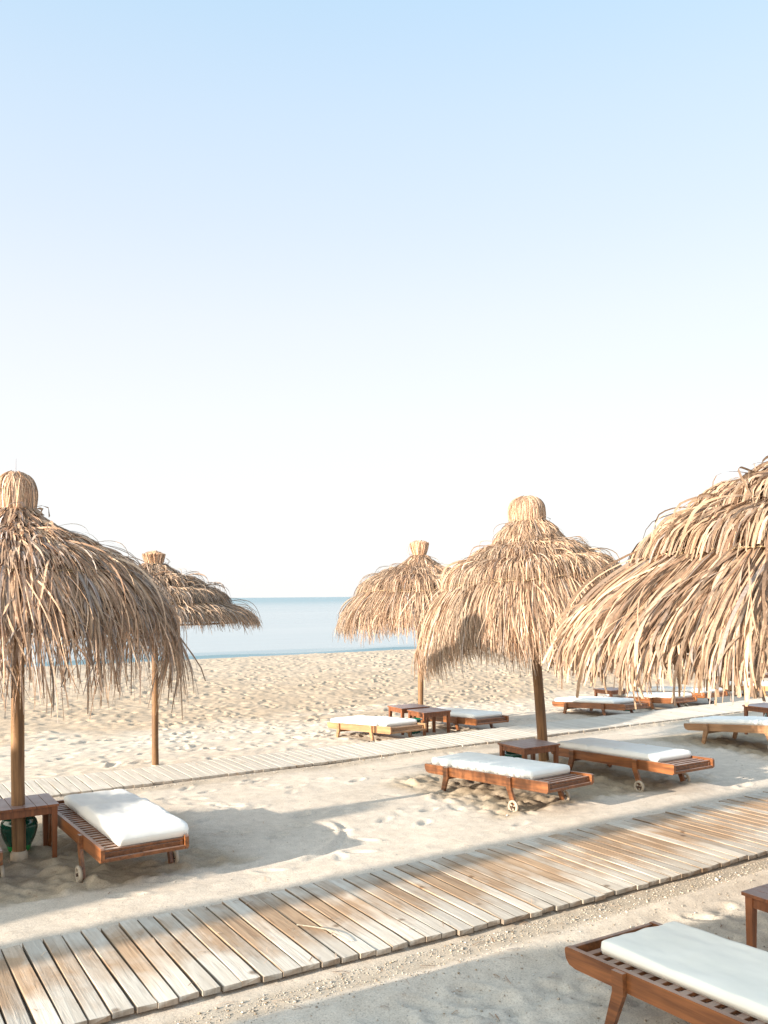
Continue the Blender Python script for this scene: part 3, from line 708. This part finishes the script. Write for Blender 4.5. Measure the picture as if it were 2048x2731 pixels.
umbrella('broad-leaved thatched umbrella, the largest and nearest, cut off by the right edge',
    (3.11, 6.0, gz(5.6, 3.6) - .02), (0, 0), [(.22, 3.16), (.46, 3.00), (.88, 2.70), (1.28, 2.41), (1.58, 2.13), (1.76, 1.90)], ('round', .20, .32),
    [(.0, .20, 500), (.14, .38, 1000), (.30, .60, 1700), (.50, 1.0, 4200)], .065, 27, .0145, 1.55, (.04, .27), 0, arc(4.9, .5, .45), (.34, .22, .22, .09, .05, .08), False, .26, .35, taper=.75, drift=.09, scal=.115, clumps=150, pull=.4, tone=.88)
umbrella('far thatched umbrella, only its pole seen beneath the broad-leaved umbrella',
    (5.35, 19.1, gz(14.35, 13.21)), (0, 0), [(.11, 2.75), (.27, 2.62), (.70, 2.45), (1.0, 2.25), (1.20, 2.05), (1.28, 1.88)], ('brush', .14, .2),
    [(.0, .3, 400), (.2, .6, 700), (.45, 1.0, 1500)], .052, 26, .016, 1.0, (.15, .2), 0, None, (.34, .24, .2, .08, .06, .08), False, .22, .3)

# ------------------------------------------------------------------ loungers
LW, LL, LT = .68, 1.94, .35
def plank_poly(m, pts, x0, x1, t=1.0):      # side outline (y,z) extruded in x
    n = len(pts); V = [(x0, y, z) for y, z in pts] + [(x1, y, z) for y, z in pts]
    F = [tuple(range(n))[::-1], tuple(range(n, 2 * n))] + [(i, (i + 1) % n, n + (i + 1) % n, n + i) for i in range(n)]
    m.add(V, F, t)
def make_lounger(wood):
    root = empty('sun_lounger')
    for x0, x1 in ((0, .030), (LW - .030, LW)):
        m = MB(); z1 = LT; z0 = LT - .112
        o = [(0.008, z1 - .0), (0.0, z1 - .012), (0.0, z0 + .022), (.02, z0)]
        o += [(LL - .075, z0 + .01), (LL - .03, z0 + .022), (LL - .006, z0 + .048), (LL, z0 + .08), (LL, z1 - .012), (LL - .012, z1)]
        plank_poly(m, o[::-1], x0, x1); m.build('side_rail', wood, root)
    m = MB(); r = random.Random(3)
    y = .035
    while y < LL - .06:
        dz = r.uniform(-.002, .002); m.box(.032, LW - .032, y, y + .042, LT - .040 + dz, LT - .020 + dz, r.uniform(.8, 1.1), .003); y += .077
    m.build('slats', wood, root)
    m = MB(); m.box(.255, .285, .865, LL - .04, LT - .115, LT - .0425, .8, .003); m.build('sun_block_bearer', wood, root)  # strip added under the slats to stop sun leaking through their gaps
    for yy, z0, z1 in ((.004, LT - .108, LT - .078), (LL - .032, LT - .06, LT - .006)):
        m = MB(); m.box(.0305, LW - .0305, yy, yy + .028, z0, z1, 1, .004); m.build('end_rail', wood, root)
    m = MB()
    for x in (.036, LW - .062): m.box(x, x + .026, .03, .84, LT - .088, LT - .042, .85, .003)
    m.box(.063, LW - .063, .035, .06, LT - .086, LT - .044, .8, .003); m.box(.063, LW - .063, .80, .825, LT - .086, LT - .044, .8, .003)
    m.box(.255, .285, .066, .80, LT - .115, LT - .0425, .8, .003); m.build('backrest_frame', wood, root)  # centre strip added here too, blocking sun between the slats
    for sx in (0, 1):
        X0, X1 = ((-.028, -.0005) if sx == 0 else (LW + .0005, LW + .028))
        # foot-end leg, raked outwards
        m = MB(); plank_poly(m, [(1.50, LT - .004), (1.50, LT - .11), (1.62, -.04), (1.665, -.04), (1.575, LT - .11), (1.575, LT - .004)], X0, X1, .95); m.build('leg', wood, root)
        m = MB(); plank_poly(m, [(.50, LT - .004), (.50, LT - .11), (.425, .03), (.43, -.01), (.47, -.01), (.565, LT - .11), (.565, LT - .004)], X0, X1, .95); lg = m.build('leg', wood, root)
    for sx in (0, 1):
        cx = -.048 if sx == 0 else LW + .048; m = MB(); n = 28; ro_, ri, hw = .066, .044, .014
        V = []; F = []
        for k in range(n):
            an = 2 * math.pi * k / n; c, s_ = math.cos(an), math.sin(an)
            for rr, xx in ((ro_, -hw), (ro_ + .004, 0), (ro_, hw), (ri, hw), (ri, -hw)): V.append((cx + xx, .45 + rr * c, .058 + rr * s_))
        for k in range(n):
            for j in range(5): F.append((k * 5 + j, k * 5 + (j + 1) % 5, ((k + 1) % n) * 5 + (j + 1) % 5, ((k + 1) % n) * 5 + j))
        m.add(V, F)
        for k in range(3):
            an = k * 2.094 + .5; c, s_ = math.cos(an), math.sin(an)
            m.tube([(cx, .45 + .010 * c, .058 + .010 * s_), (cx, .45 + .048 * c, .058 + .048 * s_)], [.011, .009], 8)
        wl = m.build('wheel', M['wheel'], root, True)
        m = MB(); m.tube([(cx - .020, .45, .058), (cx + .020, .45, .058)], .013, 12); m.build('hub', M['axle'], wl)
    m = MB(); m.box(.004, LW - .004, 1.575, 1.60, LT - .150, LT - .113, .8, .003); m.build('stretcher', wood, root)
    return root
protoA = make_lounger(M['teak']); protoB = make_lounger(M['teak_pale'])
used = {0: False, 1: False}
def make_cushion(x0, x1, y0, y1, T, seed, seams=(.5,), puff=.010, edge=8, tint=(1, 1, 1), step=0):
    rs = np.random.default_rng(seed); nu, nv = 34, 84
    U, Vv = np.meshgrid(np.linspace(-1, 1, nu), np.linspace(-1, 1, nv)); 
    Us = np.sin(U * np.pi / 2) * .25 + U * .75; Vs = np.sin(Vv * np.pi / 2) * .12 + Vv * .88
    x = (x0 + x1) / 2 + Us * (x1 - x0) / 2; y = (y0 + y1) / 2 + Vs * (y1 - y0) / 2
    # rounded plan corners
    ar = (x1 - x0) / (y1 - y0)
    cr = np.clip(np.abs(Us) - .86, 0, 1) / .14; cv_ = np.clip(np.abs(Vs) - (1 - .14 * ar), 0, 1) / (.14 * ar); k = np.hypot(cr, cv_); sh = np.where(k > 1, (k - 1), 0)
    x = x - np.sign(Us) * sh * .14 * (x1 - x0) / 2 * cr / np.maximum(k, 1e-6); y = y - np.sign(Vs) * sh * .14 * (x1 - x0) / 2 * cv_ / np.maximum(k, 1e-6)
    f = (1 - np.abs(Us) ** (edge * 2.2)) ** .45 * (1 - np.abs(Vs) ** (edge * 5)) ** .45
    n = (fbm(x * 5 + seed, y * 3, seed, 3) - .5) * puff * 1.6 + (fbm(x * 16, y * 9 + seed, seed + 5, 3) - .5) * puff * .7
    zt = T * (.5 + .5 * f) + n * f
    for s_ in seams:
        ys = y0 + (y1 - y0) * s_ + (vn(x * 4, x * 0 + seed, 3) - .5) * .012
        zt -= T * .30 * np.exp(-((y - ys) / .012) ** 2) * f; zt += T * .12 * np.exp(-((y - ys) / .10) ** 2) * f - T * .06 * f * np.exp(-((y - ys) / .05) ** 2)
    if step: zt -= step * sm(-.01, .05, y - (y0 + (y1 - y0) * seams[0])) * f
    zb = T * (.5 - .5 * f ** .3) * .9 - .003
    Vt = np.stack([x, y, zt], -1).reshape(-1, 3); Vb = np.stack([x, y, zb], -1).reshape(-1, 3)
    ii = np.arange(nv - 1)[:, None] * nu + np.arange(nu - 1)[None]
    Ft = np.stack([ii, ii + 1, ii + nu + 1, ii + nu], -1).reshape(-1, 4); nn = nu * nv; Fb = Ft[:, ::-1] + nn
    e = []
    for j in range(nv - 1):
        a_, b_ = j * nu, (j + 1) * nu; e.append((a_, b_, b_ + nn, a_ + nn)); a_, b_ = j * nu + nu - 1, (j + 1) * nu + nu - 1; e.append((b_, a_, a_ + nn, b_ + nn))
    for i in range(nu - 1):
        e.append((i + 1, i, i + nn, i + 1 + nn)); q = (nv - 1) * nu + i; e.append((q, q + 1, q + 1 + nn, q + nn))
    V = np.concatenate([Vt, Vb]); F = np.concatenate([Ft, Fb, np.array(e)])
    return mesh_np('lounger_cushion', V, F, M['fabric'], None, np.repeat(np.array(tint)[None], len(V), 0), True)

def place_lounger(H, zH, yaw, pitch, label, clabel, kind=0, cush=(.055, .655, .27, 1.90), T=.085, seed=1, seams=(.53,), cyaw=0, **kw):
    P = (protoA, protoB)[kind]
    o = P if not used[kind] else copy_tree(P); used[kind] = True
    Rm = Matrix.Rotation(R(yaw), 4, 'Z') @ Matrix.Rotation(R(pitch), 4, 'X')
    off = Rm @ Vector((0, 0, LT))
    o.location = (H[0] - off.x, H[1] - off.y, zH - off.z); o.rotation_euler = (R(pitch), 0, R(yaw))
    tag(o, label, 'sun lounger', 'wooden sun loungers set out on the beach')
    if cush:
        c = make_cushion(*cush, T, seed, seams, **kw)
        cb = Rm @ Vector((0, 0, LT - .018)); c.location = Vector(o.location) + cb
        c.rotation_euler = (R(pitch), 0, R(yaw + cyaw)); tag(c, clabel, 'cushion', 'white lounger cushions')
    return o
LO = [
 ((-2.11, 6.42), .35, 33.5, -.6, 'slatted wooden lounger beside the left pole and table, its wheels toward the viewer', 'puffy white cushion shifted sideways to bare the slats, on the left lounger', 0, dict(cush=(.135, .70, .03, 1.80), T=.115, seed=3, seams=(.60,), puff=.018, step=.025, cyaw=-.5)),
 ((1.60, 8.57), .35, 36.2, -3.0, 'orange-brown lounger in front of the leaning pole, nearer of its pair', 'thick white cushion on the lounger in front of the leaning pole', 0, dict(seed=5, T=.095, seams=(.50,))),
 ((3.12, 9.40), .35, 32.0, -2.2, 'orange-brown wooden lounger right of the leaning pole, wheels half sunk in shaded sand', 'white cushion with soft shadow stripes, on the lounger right of the leaning pole', 0, dict(seed=7, T=.085, seams=(.40, .66))),
 ((5.50, 11.42), .44, 31.5, -5.5, 'pale bleached wooden lounger running off the right edge below the hanging thatch', 'white cushion on the pale lounger cut off by the right edge', 1, dict(seed=9, seams=(.5,), cush=(.055, .655, .3, 1.90))),
 ((.08, 13.17), .22, 33.5, -4.4, 'light tan wooden lounger left of the two small tables, beyond the far plank path', 'white cushion on the lounger left of the two small tables', 1, dict(seed=11, seams=(.55,), cush=(.04, .66, .20, 1.93))),
 ((1.48, 14.12), .20, 31.0, -3.5, 'wooden lounger right of the two small tables, partly hidden behind them', 'white cushion on the lounger right of the two small tables', 0, dict(seed=13, seams=(.45,), cush=(.04, .66, .12, 1.93))),
 ((4.34, 15.72), .21, 31.0, -4.0, 'wooden lounger left of the far umbrella pole, seen below the fringe of the large umbrella', 'white cushion on the lounger left of the far umbrella pole', 0, dict(seed=15, seams=(.5,), cush=(.04, .655, .32, 1.93))),
 ((5.52, 16.70), .20, 28.0, -4.5, 'wooden lounger just right of the far umbrella pole', 'white cushion on the lounger just right of the far umbrella pole', 0, dict(seed=17, seams=(.5,), cush=(.04, .655, .08, 1.93))),
 ((6.42, 17.45), .21, 28.0, -4.0, 'wooden lounger with sunlit orange end, behind the others right of the far umbrella pole', 'white cushion on the lounger with the sunlit orange end', 0, dict(seed=19, seams=(.5,), cush=(.04, .655, .08, 1.93))),
 ((8.55, 18.55), .21, 29.0, -4.3, 'farthest tan wooden lounger with a green pot showing beneath it, at the right edge', 'white cushion on the farthest lounger, above the half hidden green pot', 1, dict(seed=21, seams=(.5,), cush=(.04, .655, .3, 1.80))),
 ((1.97, 3.04), .375, 31.4, -2.1, 'large dark brown slatted lounger in the bottom right corner, foot end showing', 'big off-white cushion on the large lounger in the bottom right corner', 0, dict(seed=23, seams=(), cush=(.105, .70, .1, 1.80), T=.065, puff=.012, edge=14, tint=(1.04, 1.0, .93))),
 ((-3.44, 6.12), .33, 31.0, -1.0, 'wooden lounger at the very left edge, only its wheel end showing', 'white cushion on the lounger outside the left edge', 0, None),
]
for i, (H, zH, yaw, pitch, lb, cl, kd, kw) in enumerate(LO):
    if kw is None: place_lounger(H, zH, yaw, pitch, lb, cl, kd, None)
    else: place_lounger(H, zH, yaw, pitch, lb, cl, kd, **kw)

# ------------------------------------------------------------------ side tables
def make_table():
    root = empty('side_table'); W, D, Ht = .56, .48, .46
    m = MB(); r = random.Random(5); n = 6; pw = (W - .005 * (n - 1)) / n
    for k in range(n):
        m.box(k * (pw + .004), k * (pw + .004) + pw, 0, D, Ht - .022, Ht, r.uniform(.85, 1.1), .002)
    m.build('table_top', M['table'], root)
    for bx in ((.03, W - .03, .022, .042), (.03, W - .03, D - .042, D - .022)):
        m = MB(); m.box(.06, W - .06, bx[2], bx[3], Ht - .085, Ht - .0225, .95, .002); m.build('apron', M['table'], root)
    for x in (.022, W - .042):
        m = MB(); m.box(x, x + .02, .06, D - .06, Ht - .085, Ht - .0225, .95, .002); m.build('apron', M['table'], root)
    for sx in (0, 1):
        for sy in (0, 1):
            x0 = .015 if sx == 0 else W - .063; y0 = .015 if sy == 0 else D - .063
            m = MB(); t = .007
            m.hexa([(x0 + t, y0 + t, -.05), (x0 + .048 - t, y0 + t, -.05), (x0 + .048 - t, y0 + .048 - t, -.05), (x0 + t, y0 + .048 - t, -.05), (x0, y0, Ht - .0225), (x0 + .048, y0, Ht - .0225), (x0 + .048, y0 + .048, Ht - .0225), (x0, y0 + .048, Ht - .0225)])
            m.build('leg', M['table'], root)
    return root
tproto = make_table(); yawA = math.degrees(math.atan2(A[1], A[0]))
TB = [  # near-left corner of the top in walkway coordinates, top height, yaw offset
 (.98, 7.76, .46, 0, 'reddish wooden side table behind the left pole, a green pot under it'),
 (6.58, 7.60, .45, 0, 'reddish wooden side table touching the leaning pole right of centre'),
 (7.86, 11.50, .33, 1, 'small wooden table in front of the middle umbrella pole, nearer of the two'),
 (7.86, 12.15, .33, -2, 'small wooden table just behind the middle umbrella pole, farther of the two'),
 (13.18, 12.55, .25, 2, 'low dark table at the foot of the far umbrella pole on the right'),
 (17.95, 12.50, .31, 0, 'little dark table beside the farthest lounger, at the right edge'),
 (11.88, 8.10, .46, 0, 'wooden table above the pale lounger, cut off by the right edge'),
 (4.46, 2.76, .45, 0, 'dark brown table at the right edge behind the big foreground lounger'),
]
for i, (a, b, zt, yo, lb) in enumerate(TB):
    o = tproto if i == 0 else copy_tree(tproto); p = xy(a, b)
    o.location = (p[0], p[1], zt - .46); o.rotation_euler = (0, 0, R(yawA + yo)); tag(o, lb, 'side table', 'small wooden tables between the loungers')

# ------------------------------------------------------------------ glazed pots
def make_pot():
    root = empty('glazed_pot')
    m = MB(); m.lathe([(.004, .0), (.085, .0), (.092, .015), (.102, .05), (.105, .058)], 40); m.build('foot', M['glaze_rim'], root, True)
    m = MB(); m.lathe([(.105, .0585), (.135, .12), (.152, .19), (.154, .23), (.145, .262), (.132, .280), (.130, .292), (.138, .300)], 40); m.build('body', M['glaze'], root, True)
    m = MB(); m.lathe([(.138, .3005), (.152, .306), (.158, .315), (.155, .325), (.143, .327), (.132, .318), (.120, .28), (.11, .20), (.004, .19)], 40); m.build('rim', M['glaze'], root, True)
    return root
pp = make_pot()
for i, (a, b, z, lb) in enumerate([(1.27, 8.12, .015, 'round dark green glazed pot under the table at the left edge'), (6.80, 8.02, -.01, 'green glazed pot showing its rim behind the cushion, under the table by the leaning pole'),
    (8.15, 12.25, -.20, 'green glazed pot half hidden under the farther of the two small middle tables'), (17.55, 12.45, -.22, 'dark green pot showing beneath the farthest lounger'), (12.35, 8.35, .02, 'dark green pot under the table above the pale lounger at the right edge'),
    (13.25, 12.15, -.28, 'dark pot hidden in shade beneath the lounger left of the far umbrella pole')]):
    o = pp if i == 0 else copy_tree(pp); p = xy(a, b); o.location = (p[0], p[1], z); tag(o, lb, 'pot', 'green glazed pots under the tables')

# ------------------------------------------------------------------ fallen leaf strip on the near planks
V = []; F = []; p0 = np.array((2.50, 5.15)); p1 = np.array((2.67, 4.72)); n = 14
for k in range(n):
    f = k / (n - 1); q = p0 * (1 - f) + p1 * f; q = q + np.array((.035 * math.sin(f * 3.1), 0)); X, Y = xy(*q); wv = .010 * math.sin(min(1, f * 1.15 + .12) * math.pi) + .002; z = .052 + .012 * math.sin(f * math.pi)
    V += [(X - wv * A[0], Y - wv * A[1], z), (X, Y, z + .004), (X + wv * A[0], Y + wv * A[1], z)]
    if k:
        m_ = (k - 1) * 3; F += [(m_, m_ + 1, m_ + 4, m_ + 3), (m_ + 1, m_ + 2, m_ + 5, m_ + 4)]
lf = mesh_np('fallen_leaf', V, F, M['straw'], None, np.repeat(np.array(((.72, .62, .46),)), len(V), 0), True)
tag(lf, 'single pale dry leaf strip lying curved across the near planks', 'leaf')

# ------------------------------------------------------------------ unseen umbrellas and palm added outside the frame to cast shade
def palm(a, b, h, rad, seed, label):
    p = xy(a, b); root = empty('shade_palm', (p[0], p[1], 0)); tag(root, label, 'palm tree', 'added palms casting shade from out of view'); r = random.Random(seed)
    m = MB(); m.tube([(.0, 0, h * k / 30) for k in range(31)], [rad * (1.1 - .25 * k / 30 + .05 * (k % 2)) for k in range(31)], 16); m.build('trunk', M['trunk'], root, True)
    m = MB()
    for k in range(22):
        an = k * 2.4 + r.uniform(-.2, .2); el = r.uniform(-.2, 1.0); L_ = r.uniform(2.0, 2.8); pts = []
        for j in range(9):
            f = j / 8; pts.append(Vector((math.cos(an) * L_ * f * math.cos(el * (1 - f)), math.sin(an) * L_ * f * math.cos(el * (1 - f)), h + math.sin(el) * L_ * f - 1.3 * f * f * L_ * .5)))
        m.tube(pts, [.025 * (1 - .1 * j) for j in range(9)], 5)
        for j in range(1, 40):
            f = j / 40; q = pts[int(f * 8)].lerp(pts[min(8, int(f * 8) + 1)], f * 8 - int(f * 8)); d = Vector((-math.sin(an), math.cos(an), -.5)); d2 = Vector((math.sin(an), -math.cos(an), -.5)); fw = Vector((math.cos(an), math.sin(an), 0)) * .35
            for dd in (d, d2):
                e = q + (dd + fw).normalized() * .55 * math.sin(math.pi * (f * .85 + .1)); m.add([q - fw * .05, q + fw * .08, e], [(0, 1, 2)])
    m.build('crown', M['frond'], root)
palm(-13, 5.50, 9.0, .27, 1, 'unseen palm tree added behind the viewer to the left to shade the near plank path')  # invented palm, out of view, its trunk casts a strip of shade
umbrella('thatched umbrella just outside the frame at lower left, added to shade the foreground sand',
    (*xy(-5.2, 2.34), 0), (0, 0), [(.22, 3.16), (.48, 3.02), (.97, 2.80), (1.30, 2.52), (1.50, 2.22), (1.62, 1.95)], ('round', .20, .32),
    [(.0, .3, 300), (.2, .6, 600), (.45, 1.0, 1800)], .06, 31, .03, 1.0, (.2, .3), 0, None, (.34, .24, .2, .08, .06, .08), False, .22, .3)

far_root = [o for o in bpy.data.objects if o.get('label', '').startswith('thatched umbrella just outside')][0]
c2 = copy_tree(far_root); q = xy(-11.5, 16.1); c2.location = (q[0], q[1], -.25); c3 = copy_tree(far_root); q = xy(-8.5, 7.62); c3.location = (q[0], q[1], 0); c3['label'] = 'thatched umbrella added unseen past the left edge to shade the left lounger and sand'
c2['label'] = 'thatched umbrella added unseen far left to cast a streak of shade up the beach'  # both copies added out of view for their shade on the sand

# bits of straw that have dropped from the thatch
N = 420; r = RNG; ctr = np.array([(1.2, 7.7), (3.5, 11.6), (7.6, 8.3), (5.0, 3.4), (9.0, 12.6), (2.5, 4.35)])[r.integers(0, 6, N)]
a = ctr[:, 0] + r.normal(0, 1.1, N); b = ctr[:, 1] + r.normal(0, .7, N); X = a * A[0] + b * B[0]; Y = a * A[1] + b * B[1]
ln = r.uniform(.02, .11, N); th = r.uniform(0, 6.28, N); wd = r.uniform(.0015, .004, N)
onb = ((b > 4.5) & (b < 5.86)) | ((b > 10.14) & (b < 11.14)); Z0 = np.where(onb, .052, ground_z(X, Y) + .008)
d = np.stack([np.cos(th), np.sin(th)], 1); n_ = np.stack([-d[:, 1], d[:, 0]], 1); P0 = np.stack([X, Y], 1); V = []
for k_, (t_, h_) in enumerate(((-.5, 0), (0, .006), (.5, 0))):
    for sg in (-1, 1):
        q = P0 + d * (ln * t_)[:, None] + n_ * (sg * wd)[:, None] + n_ * (.06 * ln * (k_ == 1))[:, None]; V.append(np.concatenate([q, (Z0 + h_)[:, None]], 1))
V = np.stack(V, 1).reshape(-1, 3); i6 = np.arange(N)[:, None] * 6
F = np.concatenate([i6 + np.array((0, 2, 3, 1)), i6 + np.array((2, 4, 5, 3))]); cv = np.repeat(PAL[r.integers(0, 6, N)] * r.uniform(.7, 1.2, (N, 1)), 6, 0)
tag(mesh_np('straw_litter', V, F, M['straw'], None, cv), 'small bits of dry straw lying on the sand under the umbrellas', 'straw litter', None, 'stuff')
